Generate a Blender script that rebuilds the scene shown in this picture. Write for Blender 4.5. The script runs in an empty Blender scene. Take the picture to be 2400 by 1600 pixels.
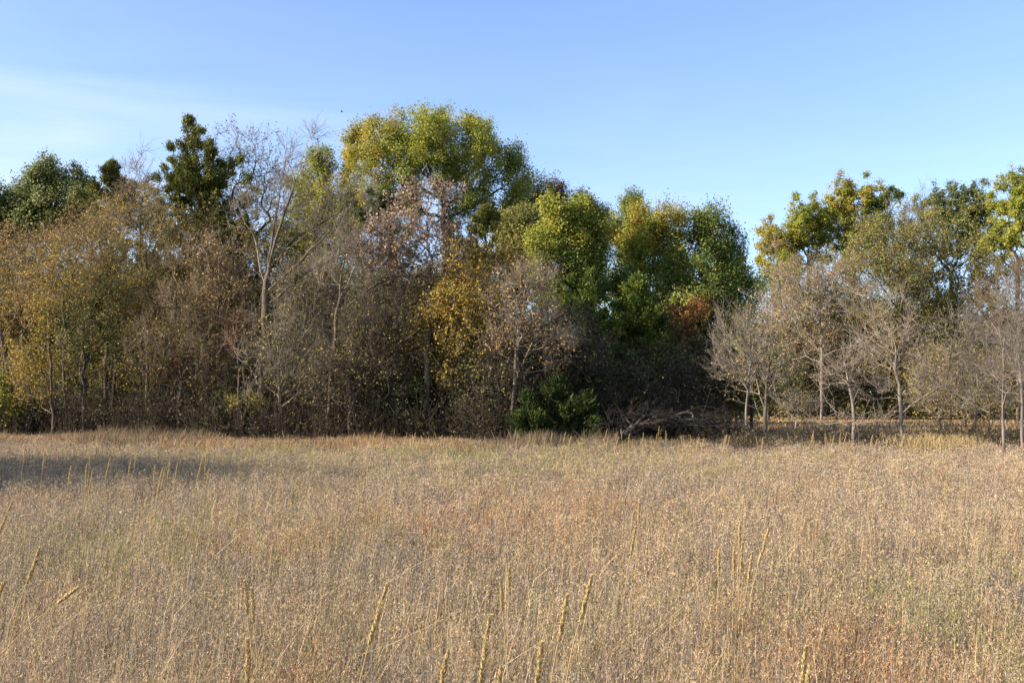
import bpy, math
import numpy as np
from mathutils import Vector

# ------------------------------------------------------------------ camera, sky, sun
SC = bpy.context.scene
COL = SC.collection
FPX, HORIZON, CAM_H = 2333.3, 950.0, 1.7          # focal length in photo pixels, horizon row, eye height
PITCH = math.atan((HORIZON - 800.0) / FPX)
SUN_EL, SUN_A = math.radians(27.0), math.radians(15.0)   # sun low on the left, a little behind the camera

cam = bpy.data.cameras.new('camera')
cam.sensor_width = 36.0
cam.lens = FPX / 2400.0 * 36.0
cam.clip_start, cam.clip_end = 0.05, 5000.0
cam_o = bpy.data.objects.new('camera', cam)
COL.objects.link(cam_o)
cam_o.location = (0, 0, CAM_H)
cam_o.rotation_euler = (math.pi / 2 + PITCH, 0, 0)
SC.camera = cam_o

world = bpy.data.worlds.new('World')
SC.world = world
world.use_nodes = True
wn, wl = world.node_tree.nodes, world.node_tree.links
bg = wn['Background']
bg.inputs['Strength'].default_value = 0.128
sky = wn.new('ShaderNodeTexSky')
sky.sky_type = 'NISHITA'
sky.sun_disc = False
sky.sun_elevation = SUN_EL
sky.sun_rotation = -(math.pi / 2 + SUN_A)
sky.air_density, sky.dust_density, sky.ozone_density = 0.9, 0.2, 2.6
# thin cirrus: stretched noise on the sky direction, thicker low in the west
tc = wn.new('ShaderNodeTexCoord')
mp = wn.new('ShaderNodeMapping')
mp.inputs['Rotation'].default_value = (0, math.radians(14), 0)
mp.inputs['Scale'].default_value = (1.3, 1.3, 9.0)
nz = wn.new('ShaderNodeTexNoise')
nz.inputs['Scale'].default_value = 1.6
nz.inputs['Detail'].default_value = 7.0
nz.inputs['Roughness'].default_value = 0.55
nz.inputs['Distortion'].default_value = 0.5
cr = wn.new('ShaderNodeMapRange')
cr.inputs['From Min'].default_value, cr.inputs['From Max'].default_value = 0.34, 0.80
sep = wn.new('ShaderNodeSeparateXYZ')
wx = wn.new('ShaderNodeMapRange')                 # more cloud towards -X
wx.inputs['From Min'].default_value, wx.inputs['From Max'].default_value = -0.05, -0.55
wx.inputs['To Min'].default_value, wx.inputs['To Max'].default_value = 0.22, 1.0
wz = wn.new('ShaderNodeMapRange')                 # and low in the sky
wz.inputs['From Min'].default_value, wz.inputs['From Max'].default_value = 0.35, 0.19
wz.inputs['To Min'].default_value, wz.inputs['To Max'].default_value = 0.12, 1.0
m1 = wn.new('ShaderNodeMath'); m1.operation = 'MULTIPLY'
m2 = wn.new('ShaderNodeMath'); m2.operation = 'MULTIPLY'; m2.use_clamp = True
mix = wn.new('ShaderNodeMix'); mix.data_type = 'RGBA'
mix.inputs['B'].default_value = (3.3, 3.5, 3.7, 1)
wl.new(tc.outputs['Generated'], mp.inputs['Vector'])
wl.new(mp.outputs['Vector'], nz.inputs['Vector'])
wl.new(nz.outputs['Fac'], cr.inputs['Value'])
wl.new(tc.outputs['Generated'], sep.inputs[0])
wl.new(sep.outputs['X'], wx.inputs['Value'])
wl.new(sep.outputs['Z'], wz.inputs['Value'])
wl.new(wx.outputs[0], m1.inputs[0]); wl.new(wz.outputs[0], m1.inputs[1])
wl.new(m1.outputs[0], m2.inputs[0]); wl.new(cr.outputs[0], m2.inputs[1])
wl.new(m2.outputs[0], mix.inputs['Factor'])
bal = wn.new('ShaderNodeMix'); bal.data_type = 'RGBA'; bal.blend_type = 'MULTIPLY'    # white balance of the sky
bal.inputs['Factor'].default_value = 1.0
bal.inputs['B'].default_value = (0.86, 0.895, 1.02, 1)
gam = wn.new('ShaderNodeGamma'); gam.inputs['Gamma'].default_value = 0.85
wl.new(sky.outputs[0], gam.inputs['Color'])
wl.new(gam.outputs[0], bal.inputs['A'])
wl.new(bal.outputs['Result'], mix.inputs['A'])
wl.new(mix.outputs['Result'], bg.inputs['Color'])

sun = bpy.data.lights.new('sun', 'SUN')
sun.energy = 5.0
sun.angle = math.radians(0.5)
sun.color = (1.0, 0.87, 0.70)
sun_o = bpy.data.objects.new('sun', sun)
COL.objects.link(sun_o)
to_sun = Vector((-math.cos(SUN_EL) * math.cos(SUN_A), -math.cos(SUN_EL) * math.sin(SUN_A), math.sin(SUN_EL)))
sun_o.rotation_euler = to_sun.to_track_quat('Z', 'Y').to_euler()
sun_o.location = to_sun * 60

SC.view_settings.view_transform = 'Standard'
SC.view_settings.look = 'None'
SC.view_settings.exposure = 1.48
SC.view_settings.gamma = 1.0
SC.render.engine = 'CYCLES'
SC.cycles.max_bounces = 5
SC.cycles.diffuse_bounces = 2
SC.cycles.transmission_bounces = 3
SC.cycles.use_denoising = True

# ------------------------------------------------------------------ helpers
def at(px, py, Y):
    """world point seen at photo pixel (px, py) at depth Y"""
    u, v = (px - 1200.0) / FPX, (800.0 - py) / FPX
    c, s = math.cos(PITCH), math.sin(PITCH)
    t = Y / (c - v * s)
    return np.array((u * t, Y, CAM_H + (s + v * c) * t))

def ground_at(px, py, z=0.5):
    """point on the height z seen at a photo pixel below the horizon"""
    d = at(px, py, 1.0) - np.array((0, 0, CAM_H))
    t = (z - CAM_H) / d[2]
    return np.array((d[0] * t, d[1] * t))

def unit(a):
    return a / np.maximum(np.linalg.norm(a, axis=-1, keepdims=True), 1e-9)

def rand_unit(rng, n):
    return unit(rng.normal(size=(n, 3)))

def vnoise(x, y, scale, seed):
    """smooth value noise in 0..1"""
    x, y = np.asarray(x) / scale + 1000.0, np.asarray(y) / scale + 1000.0
    xi, yi = np.floor(x).astype(np.int64), np.floor(y).astype(np.int64)
    fx, fy = x - xi, y - yi
    fx, fy = fx * fx * (3 - 2 * fx), fy * fy * (3 - 2 * fy)
    def h(a, b):
        k = (a * 73856093) ^ (b * 19349663) ^ (seed * 83492791)
        k = (k ^ (k >> 13)) * 1274126177
        return ((k ^ (k >> 16)) & 0xFFFF) / 65535.0
    return (h(xi, yi) * (1 - fx) + h(xi + 1, yi) * fx) * (1 - fy) + (h(xi, yi + 1) * (1 - fx) + h(xi + 1, yi + 1) * fx) * fy

def mesh_data(name, V, Q, mat, col=None, smooth=False):
    me = bpy.data.meshes.new(name)
    V = np.ascontiguousarray(V, dtype=np.float32)
    Q = np.ascontiguousarray(Q, dtype=np.int32)
    me.vertices.add(len(V)); me.vertices.foreach_set('co', V.ravel())
    me.loops.add(Q.size); me.loops.foreach_set('vertex_index', Q.ravel())
    me.polygons.add(len(Q))
    me.polygons.foreach_set('loop_start', np.arange(0, Q.size, 4, dtype=np.int32))
    if smooth:
        me.polygons.foreach_set('use_smooth', np.ones(len(Q), dtype=bool))
    if col is not None:
        a = me.attributes.new('Col', 'BYTE_COLOR', 'POINT')
        c = np.ones((len(V), 4), dtype=np.float32); c[:, :3] = np.clip(col, 0, 1)
        a.data.foreach_set('color', c.ravel())
    me.update(calc_edges=True)
    me.materials.append(mat)
    return me

def link(name, me, parent=None, loc=None):
    o = bpy.data.objects.new(name, me)
    COL.objects.link(o)
    if parent is not None: o.parent = parent
    if loc is not None: o.location = loc
    return o

def tag(o, label, cat, group=None, kind=None):
    if label: o['label'] = label
    if cat: o['category'] = cat
    if group: o['group'] = group
    if kind: o['kind'] = kind
    return o

def tubes(P0, P1, T0, T1, R0, R1, nseg, sides):
    """curved tapered tubes between point pairs; returns verts, quads"""
    E = len(P0)
    if E == 0: return np.zeros((0, 3)), np.zeros((0, 4), int)
    t = np.linspace(0, 1, nseg + 1)[None, :, None]
    L = np.linalg.norm(P1 - P0, axis=1)[:, None]
    A, B = P0[:, None], P1[:, None]
    M0, M1 = (T0 * L)[:, None], (T1 * L)[:, None]
    P = (2*t**3 - 3*t**2 + 1) * A + (t**3 - 2*t**2 + t) * M0 + (-2*t**3 + 3*t**2) * B + (t**3 - t**2) * M1
    D = unit((6*t**2 - 6*t) * A + (3*t**2 - 4*t + 1) * M0 + (-6*t**2 + 6*t) * B + (3*t**2 - 2*t) * M1)
    ref = np.where(np.abs(D[..., 2:3]) < 0.8, np.array((0, 0, 1.0)), np.array((1.0, 0, 0)))
    U = unit(np.cross(D, ref)); W = np.cross(D, U)
    R = R0[:, None, None] * (1 - t) + R1[:, None, None] * t
    a = np.arange(sides) * 2 * math.pi / sides
    V = P[:, :, None] + R[:, :, None] * (U[:, :, None] * np.cos(a)[None, None, :, None] + W[:, :, None] * np.sin(a)[None, None, :, None])
    ring = (np.arange(E)[:, None, None] * (nseg + 1) + np.arange(nseg)[None, :, None]) * sides
    k = np.arange(sides)[None, None, :]; k2 = (k + 1) % sides
    Q = np.stack((ring + k, ring + k2, ring + sides + k2, ring + sides + k), -1).reshape(-1, 4)
    return V.reshape(-1, 3), Q

def diamonds(P, A, N, L, W, fold=0.12):
    """leaf quads: base P, axis A, normal N"""
    B = unit(np.cross(A, N)); N2 = np.cross(B, A)
    L, W = L[:, None], W[:, None]
    mid = P + A * L * 0.45
    up = N2 * W * fold
    V = np.stack((P, mid + B * W * 0.5 + up, P + A * L, mid - B * W * 0.5 + up), 1).reshape(-1, 3)
    return V, np.arange(len(P) * 4).reshape(-1, 4)

def join(parts):
    Vs, Qs, n = [], [], 0
    for V, Q in parts:
        Vs.append(V); Qs.append(Q + n); n += len(V)
    return np.concatenate(Vs), np.concatenate(Qs)

# ------------------------------------------------------------------ materials
def leaf_material(name, trans, rough, spec):
    m = bpy.data.materials.new(name); m.use_nodes = True
    nt = m.node_tree; nd, lk = nt.nodes, nt.links
    p = nd['Principled BSDF']; out = nd['Material Output']
    at_ = nd.new('ShaderNodeAttribute'); at_.attribute_name = 'Col'
    tr = nd.new('ShaderNodeBsdfTranslucent'); mx = nd.new('ShaderNodeMixShader')
    mx.inputs[0].default_value = trans
    p.inputs['Roughness'].default_value = rough
    p.inputs['Specular IOR Level'].default_value = spec
    lk.new(at_.outputs['Color'], p.inputs['Base Color']); lk.new(at_.outputs['Color'], tr.inputs['Color'])
    lk.new(p.outputs[0], mx.inputs[1]); lk.new(tr.outputs[0], mx.inputs[2]); lk.new(mx.outputs[0], out.inputs['Surface'])
    return m

def noise_material(name, c1, c2, scale, stretch=(1, 1, 1), rough=0.9, bump=0.0):
    m = bpy.data.materials.new(name); m.use_nodes = True
    nt = m.node_tree; nd, lk = nt.nodes, nt.links
    p = nd['Principled BSDF']
    p.inputs['Roughness'].default_value = rough
    p.inputs['Specular IOR Level'].default_value = 0.2
    t = nd.new('ShaderNodeTexCoord'); mp_ = nd.new('ShaderNodeMapping'); mp_.inputs['Scale'].default_value = stretch
    n = nd.new('ShaderNodeTexNoise'); n.inputs['Scale'].default_value = scale; n.inputs['Detail'].default_value = 5
    r = nd.new('ShaderNodeValToRGB')
    r.color_ramp.elements[0].position, r.color_ramp.elements[1].position = 0.35, 0.68
    r.color_ramp.elements[0].color, r.color_ramp.elements[1].color = (*c1, 1), (*c2, 1)
    lk.new(t.outputs['Object'], mp_.inputs[0]); lk.new(mp_.outputs[0], n.inputs['Vector'])
    lk.new(n.outputs['Fac'], r.inputs[0]); lk.new(r.outputs[0], p.inputs['Base Color'])
    if bump:
        b = nd.new('ShaderNodeBump'); b.inputs['Strength'].default_value = bump; b.inputs['Distance'].default_value = 0.03
        lk.new(n.outputs['Fac'], b.inputs['Height']); lk.new(b.outputs[0], p.inputs['Normal'])
    return m

M_LEAF = leaf_material('leaf', 0.42, 0.55, 0.22)
M_DRYLEAF = leaf_material('dry_leaf', 0.30, 0.65, 0.15)
M_NEEDLE = leaf_material('needle', 0.15, 0.7, 0.15)
M_GRASS = leaf_material('dry_grass', 0.25, 0.8, 0.15)
BARK = {
    'grey': noise_material('grey_bark', (0.085, 0.072, 0.062), (0.20, 0.172, 0.145), 9, (1, 1, 0.25), bump=0.5),
    'brown': noise_material('brown_bark', (0.062, 0.048, 0.037), (0.15, 0.118, 0.088), 9, (1, 1, 0.25), bump=0.5),
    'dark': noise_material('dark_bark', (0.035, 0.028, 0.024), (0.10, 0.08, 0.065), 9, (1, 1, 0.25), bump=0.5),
    'pale': noise_material('pale_bark', (0.11, 0.093, 0.078), (0.23, 0.195, 0.16), 9, (1, 1, 0.25), bump=0.4),
}
TWIG = {
    'black': noise_material('shaded_twigs', (0.012, 0.010, 0.009), (0.034, 0.028, 0.024), 3),  # shade over the fallen branches painted into the wood colour
    'grey': noise_material('grey_twigs', (0.13, 0.11, 0.09), (0.24, 0.205, 0.165), 3),
    'brown': noise_material('brown_twigs', (0.12, 0.087, 0.055), (0.23, 0.175, 0.115), 3),
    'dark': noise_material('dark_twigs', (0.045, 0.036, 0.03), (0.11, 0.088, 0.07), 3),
    'pale': noise_material('pale_twigs', (0.19, 0.155, 0.115), (0.32, 0.26, 0.195), 3),
}

# ------------------------------------------------------------------ tree growing
PAL = {
    'green':   [((.13, .175, .036), 4), ((.20, .24, .045), 3), ((.30, .30, .058), 2)],
    'ygreen':  [((.25, .28, .045), 4), ((.35, .35, .055), 3), ((.16, .20, .036), 2), ((.43, .36, .06), 1.4)],
    'yellow':  [((.36, .31, .045), 3), ((.43, .32, .05), 2), ((.24, .25, .04), 2)],
    'oaktop':  [((.34, .31, .05), 3), ((.40, .29, .05), 2.4), ((.36, .20, .045), 1), ((.22, .25, .04), 4)],
    'olive':   [((.20, .195, .055), 3), ((.27, .25, .07), 3), ((.33, .27, .08), 1.4), ((.125, .14, .036), 1.5)],
    'tan':     [((.36, .26, .13), 3), ((.42, .31, .17), 2), ((.27, .19, .09), 2), ((.26, .22, .06), 1)],
    'gold':    [((.42, .28, .04), 4), ((.34, .25, .045), 3), ((.29, .17, .045), 1.6), ((.19, .18, .04), 2)],
    'rusty':   [((.36, .22, .10), 3), ((.40, .27, .12), 3), ((.33, .25, .06), 2), ((.40, .20, .06), 1)],
    'pink':    [((.33, .23, .155), 4), ((.41, .30, .215), 2.5), ((.23, .145, .09), 3)],
    'darkred': [((.12, .07, .045), 4), ((.17, .09, .055), 2), ((.10, .095, .04), 2)],
    'cedar':   [((.06, .07, .016), 4), ((.09, .10, .02), 3), ((.18, .175, .035), 3)],  # lightest tone paints sunlit tips into the needle colour
    'cedarb':  [((.05, .075, .014), 4), ((.08, .115, .018), 3), ((.15, .18, .028), 1.6)],
    'glossy':  [((.12, .15, .045), 4), ((.18, .20, .06), 3), ((.28, .28, .11), 1.6)],
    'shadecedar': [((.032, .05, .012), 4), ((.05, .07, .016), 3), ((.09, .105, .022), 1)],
    'sumac':   [((.20, .03, .035), 4), ((.27, .06, .05), 2), ((.13, .03, .03), 2)],
    'orange':  [((.30, .10, .03), 4), ((.24, .085, .03), 2), ((.30, .16, .05), 1)],
    'brownol': [((.22, .185, .06), 3), ((.16, .135, .05), 3), ((.34, .26, .06), 1.8), ((.12, .13, .035), 1.6), ((.27, .17, .07), 1)],
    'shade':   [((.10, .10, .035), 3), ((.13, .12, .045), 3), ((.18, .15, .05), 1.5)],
}

def pick(rng, key, n):
    cols = np.array([c for c, w in PAL[key]]); w = np.array([w for c, w in PAL[key]], float)
    return cols[rng.choice(len(cols), n, p=w / w.sum())]

def grow(rng, P, par, pts, bf, asc):
    """joins pts one by one to the growing tree (shortest way plus bf * way to the root; climbing preferred)"""
    P, par = [np.asarray(p, float) for p in P], list(par)
    plen = [0.0]
    for i in range(1, len(P)):
        plen.append(plen[par[i]] + float(np.linalg.norm(P[i] - P[par[i]])))
    n = len(pts)
    best = np.full(n, 1e9); bp = np.zeros(n, int); dist = np.zeros(n)
    def relax(j):
        d = np.linalg.norm(pts - P[j], axis=1)
        c = d + bf * plen[j] + asc * np.maximum(0, P[j][2] - pts[:, 2])
        m = c < best
        best[m] = c[m]; bp[m] = j; dist[m] = d[m]
    for j in range(len(P)): relax(j)
    done = np.zeros(n, bool); src = [-1] * len(P)
    for _ in range(n):
        i = int(np.argmin(np.where(done, 1e9, best)))
        done[i] = True
        P.append(pts[i]); par.append(int(bp[i])); plen.append(plen[bp[i]] + dist[i]); src.append(i)
        keep = best.copy()
        relax(len(P) - 1)
        best[done] = keep[done]
    return np.array(P), np.array(par), np.array(src)

def wood_edge(px):
    """the wood's edge comes nearer from the far end towards the open side"""
    return np.interp(px, (0, 450, 1150, 1750), (1.08, 1.0, .91, .94))

STY = {   # bark, leaf material, palette, leaf size and width, leaves per node, spread, twigs per tip, twig length, sub-twigs, nodes per clump, clump size
    'oak':   dict(bark='dark', leaf=M_LEAF, pal='green', ls=.10, lw=.62, lpc=84, sp=.18, tw=2, tl=.35, sub=1, cl=5, cs=.46),
    'bare':  dict(bark='grey', leaf=M_DRYLEAF, pal='tan', ls=.06, lw=.55, lpc=3, sp=.22, tw=3, tl=.7, sub=2, cl=3, cs=.4),
    'thin':  dict(bark='brown', leaf=M_DRYLEAF, pal='brownol', ls=.085, lw=.55, lpc=16, sp=.28, tw=4, tl=.6, sub=2, cl=4, cs=.5),
    'dry':   dict(bark='brown', leaf=M_DRYLEAF, pal='gold', ls=.085, lw=.6, lpc=44, sp=.24, tw=3, tl=.6, sub=2, cl=5, cs=.4),
    'cedar': dict(bark='dark', leaf=M_NEEDLE, pal='cedar', ls=.15, lw=.24, lpc=85, sp=.085, tw=0, tl=.3, sub=0, cl=9, cs=.28),
    'far':   dict(bark='dark', leaf=M_LEAF, pal='olive', ls=.34, lw=.6, lpc=50, sp=.5, tw=1, tl=.8, sub=1, cl=5, cs=.7),
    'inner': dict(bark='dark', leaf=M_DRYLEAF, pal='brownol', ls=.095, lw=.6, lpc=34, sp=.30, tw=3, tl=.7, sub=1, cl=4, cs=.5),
}
SEED = [100]

def ellipsoid(rng, n, shell=3.6, uneven=.55):
    """points in a unit ball with an uneven surface"""
    u = rand_unit(rng, n); k = int(rng.integers(1, 999))
    f = .95 - .5 * uneven + uneven * vnoise(np.arctan2(u[:, 1], u[:, 0]) * 1.1, u[:, 2] * 1.6, 1.0, k)
    return u * (f * rng.random(n) ** (1 / shell))[:, None]

def tree(name, label, Y, base, trunk, blobs, style, n=260, limbs=(), R=None, cat='tree', group=None,
         bf=.45, asc=.6, depth=.9, cone=None, tips_up=.45, lean=(0, 0), r0=.007, parts=None, **kw):
    """base: photo x of the foot; trunk: photo points above it; blobs: (x, y, rx, ry[, depth shift[, palette]]) crown masses in photo pixels at depth Y"""
    SEED[0] += 1
    rng = np.random.default_rng(SEED[0] * 7919)
    S = dict(STY[style]); S.update(kw)
    if 33.5 < Y < 48.5 and base < 1770: Y *= wood_edge(base)
    B = at(base, HORIZON, Y); B[2] = 0.0
    sc = Y / FPX
    # --- trunk and given limbs
    path = [np.zeros(3)] + [at(x, y, Y) - B for x, y in trunk]
    P, par = [path[0]], [0]
    def walk(a, b, prev):
        L = np.linalg.norm(b - a); k = max(1, int(L / .45))
        for i in range(1, k + 1):
            q = a + (b - a) * i / k + (rng.normal(size=3) * (.028 if L > .3 else 0)) * (1, 1, .4)
            P.append(q); par.append(prev); prev = len(P) - 1
        return prev
    prev = 0
    for i in range(1, len(path)): prev = walk(path[i - 1], path[i], prev)
    for lb in limbs:
        dy = rng.uniform(-1.6, 1.6) * (lb[-1] if not isinstance(lb[-1], tuple) else 1.0)
        lp = [q for q in lb if isinstance(q, tuple)]
        q0 = at(lp[0][0], lp[0][1], Y) - B
        d = [np.linalg.norm(p - q0) for p in P]
        prev = int(np.argmin(d)); a = P[prev]
        for i, q in enumerate(lp[1:]):
            b = at(q[0], q[1], Y) - B + np.array((0, dy * (i + 1) / len(lp), 0))
            prev = walk(a, b, prev); a = b
    # --- crown points
    pts, pal, ctr_ = [], [], []
    if cone is not None:            # (tip x, tip y, foot y, half width px[, bow])
        tx, ty, fy, hw = cone[:4]
        m = max(22, n // 8)
        h = np.concatenate(((0, .02, .05, .085), .06 + .94 * rng.random(m - 4) ** .85))
        ph = rng.random(m) * 2 * math.pi
        top, bot = at(tx, ty, Y) - B, at(base, fy, Y) - B
        prof = hw * sc * (h + .02) * (1 - .3 * np.clip((h - .8) / .2, 0, 1))
        rr = prof * rng.uniform(.35, 1.25, m)
        rise = rr * rng.uniform(.35, 1.1, m) + .12
        inn = top[None] + (bot - top)[None] * np.minimum(h + .05, 1)[:, None]
        tipc = inn + np.stack((np.cos(ph) * rr + lean[0] * rise * .6, np.sin(ph) * rr, rise), 1)
        j = rng.integers(0, m, n); f = (1 - rng.random(n) ** 1.4 * .85)
        ctr_.append(inn[j]); bough = unit(tipc - inn)[j]
        pts.append(inn[j] + (tipc - inn)[j] * f[:, None] + rng.normal(size=(n, 3)) * (.05 + .16 * (1 - f) * np.minimum(1, rr[j] * 1.4))[:, None]); pal += [S['pal']] * n
    else:
        w = np.array([(b[2] * b[3]) ** 1.15 for b in blobs], float); w /= w.sum()
        for b, k in zip(blobs, np.maximum(6, (w * n).astype(int))):
            dy = b[4] if len(b) > 4 else rng.uniform(-.5, .5) * b[2] * sc
            c = at(b[0], b[1], Y) - B + np.array((0, dy, 0))
            rd = b[2] * sc * depth
            m = max(3, int(k / S['cl'])); e3 = np.array((b[2] * sc, rd, b[3] * sc))
            mc = c + ellipsoid(rng, m, 5.0, S.get('uneven', .55))[rng.integers(0, m, k)] * e3 * 1.02
            ctr_.append(mc - np.array((0, 0, .15)))
            q = mc + rng.normal(size=(k, 3)) * np.minimum(e3 * .22, S['cs']) * np.array((.85, .85, 1.3) if style == 'oak' else (1, 1, 1))
            pts.append(q); pal += [b[5] if len(b) > 5 else S['pal']] * k
    pts = np.concatenate(pts); pal = np.array(pal); ctr_ = np.concatenate(ctr_)
    ok = pts[:, 2] > .12
    pts, pal, ctr_ = pts[ok], pal[ok], ctr_[ok]
    if cone is not None: bough = bough[ok]
    P, par, src = grow(rng, P, par, pts, bf, asc)
    N = len(P)
    # --- pipe-model radii
    kids = np.zeros(N, int); np.add.at(kids, par[1:], 1)
    acc = np.zeros(N); e = 2.15
    rad = np.zeros(N); main = np.full(N, -1)
    for i in range(N - 1, -1, -1):
        rad[i] = max(acc[i], r0 ** e) ** (1 / e)
        if i:
            acc[par[i]] += rad[i] ** e
            if main[par[i]] < 0 or rad[i] > rad[main[par[i]]]: main[par[i]] = i
    if R and rad[0] > r0 * 1.5: rad = r0 * (rad / r0) ** (math.log(R / r0) / math.log(rad[0] / r0))
    rad[0] *= 1.25
    idir = np.zeros((N, 3)); idir[1:] = unit(P[1:] - P[par[1:]]); idir[0] = (0, 0, 1)
    odir = idir.copy(); m = main >= 0
    odir[m] = unit(P[main[m]] - P[m])
    tan = unit(idir + odir)
    ed = np.arange(1, N); pa = par[1:]
    cont = main[pa] == ed
    T0 = np.where(cont[:, None], tan[pa], unit(idir[ed] * 1.0 + tan[pa] * .6))
    jit = rng.normal(size=(N - 1, 3)) * .10
    ra = np.where(cont, rad[pa], np.minimum(rad[pa], rad[ed] * 1.3)); rb = rad[ed]
    thick = rb > .030
    root = tag(bpy.data.objects.new(name, None), label, cat, group)
    root.empty_display_size = .3
    COL.objects.link(root); root.location = B
    def tb(sel, nseg, sides):
        return tubes(P[pa[sel]], P[ed[sel]], T0[sel] + jit[sel] * (1 if sides < 5 else .3), tan[ed[sel]], ra[sel], rb[sel], nseg, sides)
    if thick.any():
        V, Q = tb(thick, 3, 7)
        link('trunk', mesh_data('trunk', V, Q, BARK[S['bark']], smooth=True), root)
    fine = [tb(~thick, 2, 3)]
    # --- twigs
    tipsel = np.where((rad < r0 * 1.9) & (src >= 0))[0]
    TP0 = TP1 = None
    if S['tw'] and len(tipsel):
        idx = np.repeat(tipsel, S['tw'])
        k = len(idx)
        fr = rng.random(k)[:, None] * .6
        p0 = P[idx] + (P[par[idx]] - P[idx]) * fr
        d = unit(idir[idx] + np.array((lean[0], 0, tips_up + lean[1])) + rng.normal(size=(k, 3)) * .55)
        L = S['tl'] * rng.uniform(.45, 1.2, k)[:, None]
        p1 = p0 + d * L
        t0 = unit(d + rng.normal(size=(k, 3)) * .28); t1 = unit(d + rng.normal(size=(k, 3)) * .35 + (0, 0, .15))
        fine.append(tubes(p0, p1, t0, t1, np.full(k, r0 * .8), np.full(k, r0 * .45), 2, 3))
        TP0, TP1 = [p0], [p1]
        if S['sub']:
            i2 = np.repeat(np.arange(k), S['sub']); k2 = len(i2)
            q0 = p0[i2] + (p1 - p0)[i2] * rng.uniform(.2, .9, k2)[:, None]
            d2 = unit(d[i2] + rng.normal(size=(k2, 3)) * .65 + (0, 0, .1))
            q1 = q0 + d2 * L[i2] * rng.uniform(.25, .6, k2)[:, None]
            fine.append(tubes(q0, q1, d2, unit(d2 + rng.normal(size=(k2, 3)) * .3), np.full(k2, r0 * .6), np.full(k2, r0 * .35), 1, 3))
            TP0.append(q0); TP1.append(q1)
    V, Q = join(fine)
    link('branches', mesh_data('branches', V, Q, TWIG[S.get('twig', S['bark'])]), root)
    # --- leaves
    if S['lpc']:
        nodes = np.where((rad < .022) & (src >= 0))[0]
        tot = int(len(nodes) * S['lpc'])
        wgt = rng.gamma(2.0, 1.0, len(nodes)); wgt /= wgt.sum()
        who = rng.choice(len(nodes), tot, p=wgt); nd = nodes[who]
        pos = P[nd] + rng.normal(size=(tot, 3)) * S['sp']
        if TP0 is not None and style != 'oak':
            a, b = np.concatenate(TP0), np.concatenate(TP1)
            k = int(tot * .6); j = rng.integers(0, len(a), k)
            pos[:k] = a[j] + (b[j] - a[j]) * rng.uniform(.2, 1, k)[:, None] + rng.normal(size=(k, 3)) * .03
            near = None
        ctr = P[nodes].mean(0)
        out = unit(pos - ctr)
        if style == 'cedar':
            bd = bough[src[nd]] if cone is not None else out
            A = unit(bd + rng.normal(size=(tot, 3)) * .42 + np.array((lean[0] * .4, 0, .25)))
            Nn = unit(out * .6 + rng.normal(size=(tot, 3)) * .7)
        else:
            A = unit(rng.normal(size=(tot, 3)) + out * .5 + (0, 0, -.25))
            Nn = unit(rng.normal(size=(tot, 3)) * .42 + unit(pos - ctr_[src[nd]]) * .8 + out * .3 + (0, 0, .3))
        cc = np.zeros((len(nodes), 3))
        npal = pal[src[nodes]]
        for key in np.unique(npal):
            s = npal == key; cc[s] = pick(rng, key, s.sum())
        c = cc[who]
        alt = rng.random(tot) < .35
        for key in np.unique(npal):
            s = alt & (npal[who] == key); c[s] = pick(rng, key, s.sum())
        c = c * rng.uniform(.75, 1.25, (tot, 1)) * rng.uniform(.94, 1.06, (tot, 3))
        keep = pos[:, 2] > .05
        pos, A, Nn, c = pos[keep], A[keep], Nn[keep], c[keep]
        Ls = S['ls'] * rng.uniform(.6, 1.3, len(pos))
        V, Q = diamonds(pos, A, Nn, Ls, Ls * S['lw'], .25)
        link('crown', mesh_data('crown', V, Q, S['leaf'], np.repeat(c, 4, 0)), root)
    return root

# ------------------------------------------------------------------ ground and dry field
gm = noise_material('soil_and_litter', (0.085, 0.062, 0.04), (0.19, 0.14, 0.085), 2.2)
g = 2500.0
ground = link('ground', mesh_data('ground', [(-g, -60, 0), (g, -60, 0), (g, g, 0), (-g, g, 0)], [(0, 1, 2, 3)], gm))
tag(ground, None, None, kind='structure')

GP = {'tan': (.425, .325, .19), 'grey': (.275, .23, .19), 'pink': (.39, .29, .20), 'straw': (.52, .39, .215),
      'dark': (.14, .107, .088), 'green': (.29, .285, .10), 'rust': (.45, .25, .13), 'pale': (.49, .385, .265)}
GK = list(GP); GC = np.array([GP[k] for k in GK])
GREEN = [(300, 1200, 1.6), (440, 1270, 1.4), (600, 1250, 1.3), (720, 1250, 1.0), (820, 1245, 1.0), (640, 1460, .8), (860, 1050, 5), (1250, 1055, 6),
         (560, 1050, 4), (1380, 1060, 5), (2150, 1350, 1.5), (1990, 1395, .7), (2330, 1480, .8), (1290, 1370, .5), (1100, 1045, 6), (150, 1270, 1.2)]
GREEN = [(*ground_at(x, y), r) for x, y, r in GREEN]
RUST = [(1060, 1205, 1.1), (640, 1250, .8), (1900, 1480, .5), (660, 1560, .3), (1330, 1165, 1.2), (2080, 1480, .5)]
RUST = [(*ground_at(x, y), r) for x, y, r in RUST]

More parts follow.
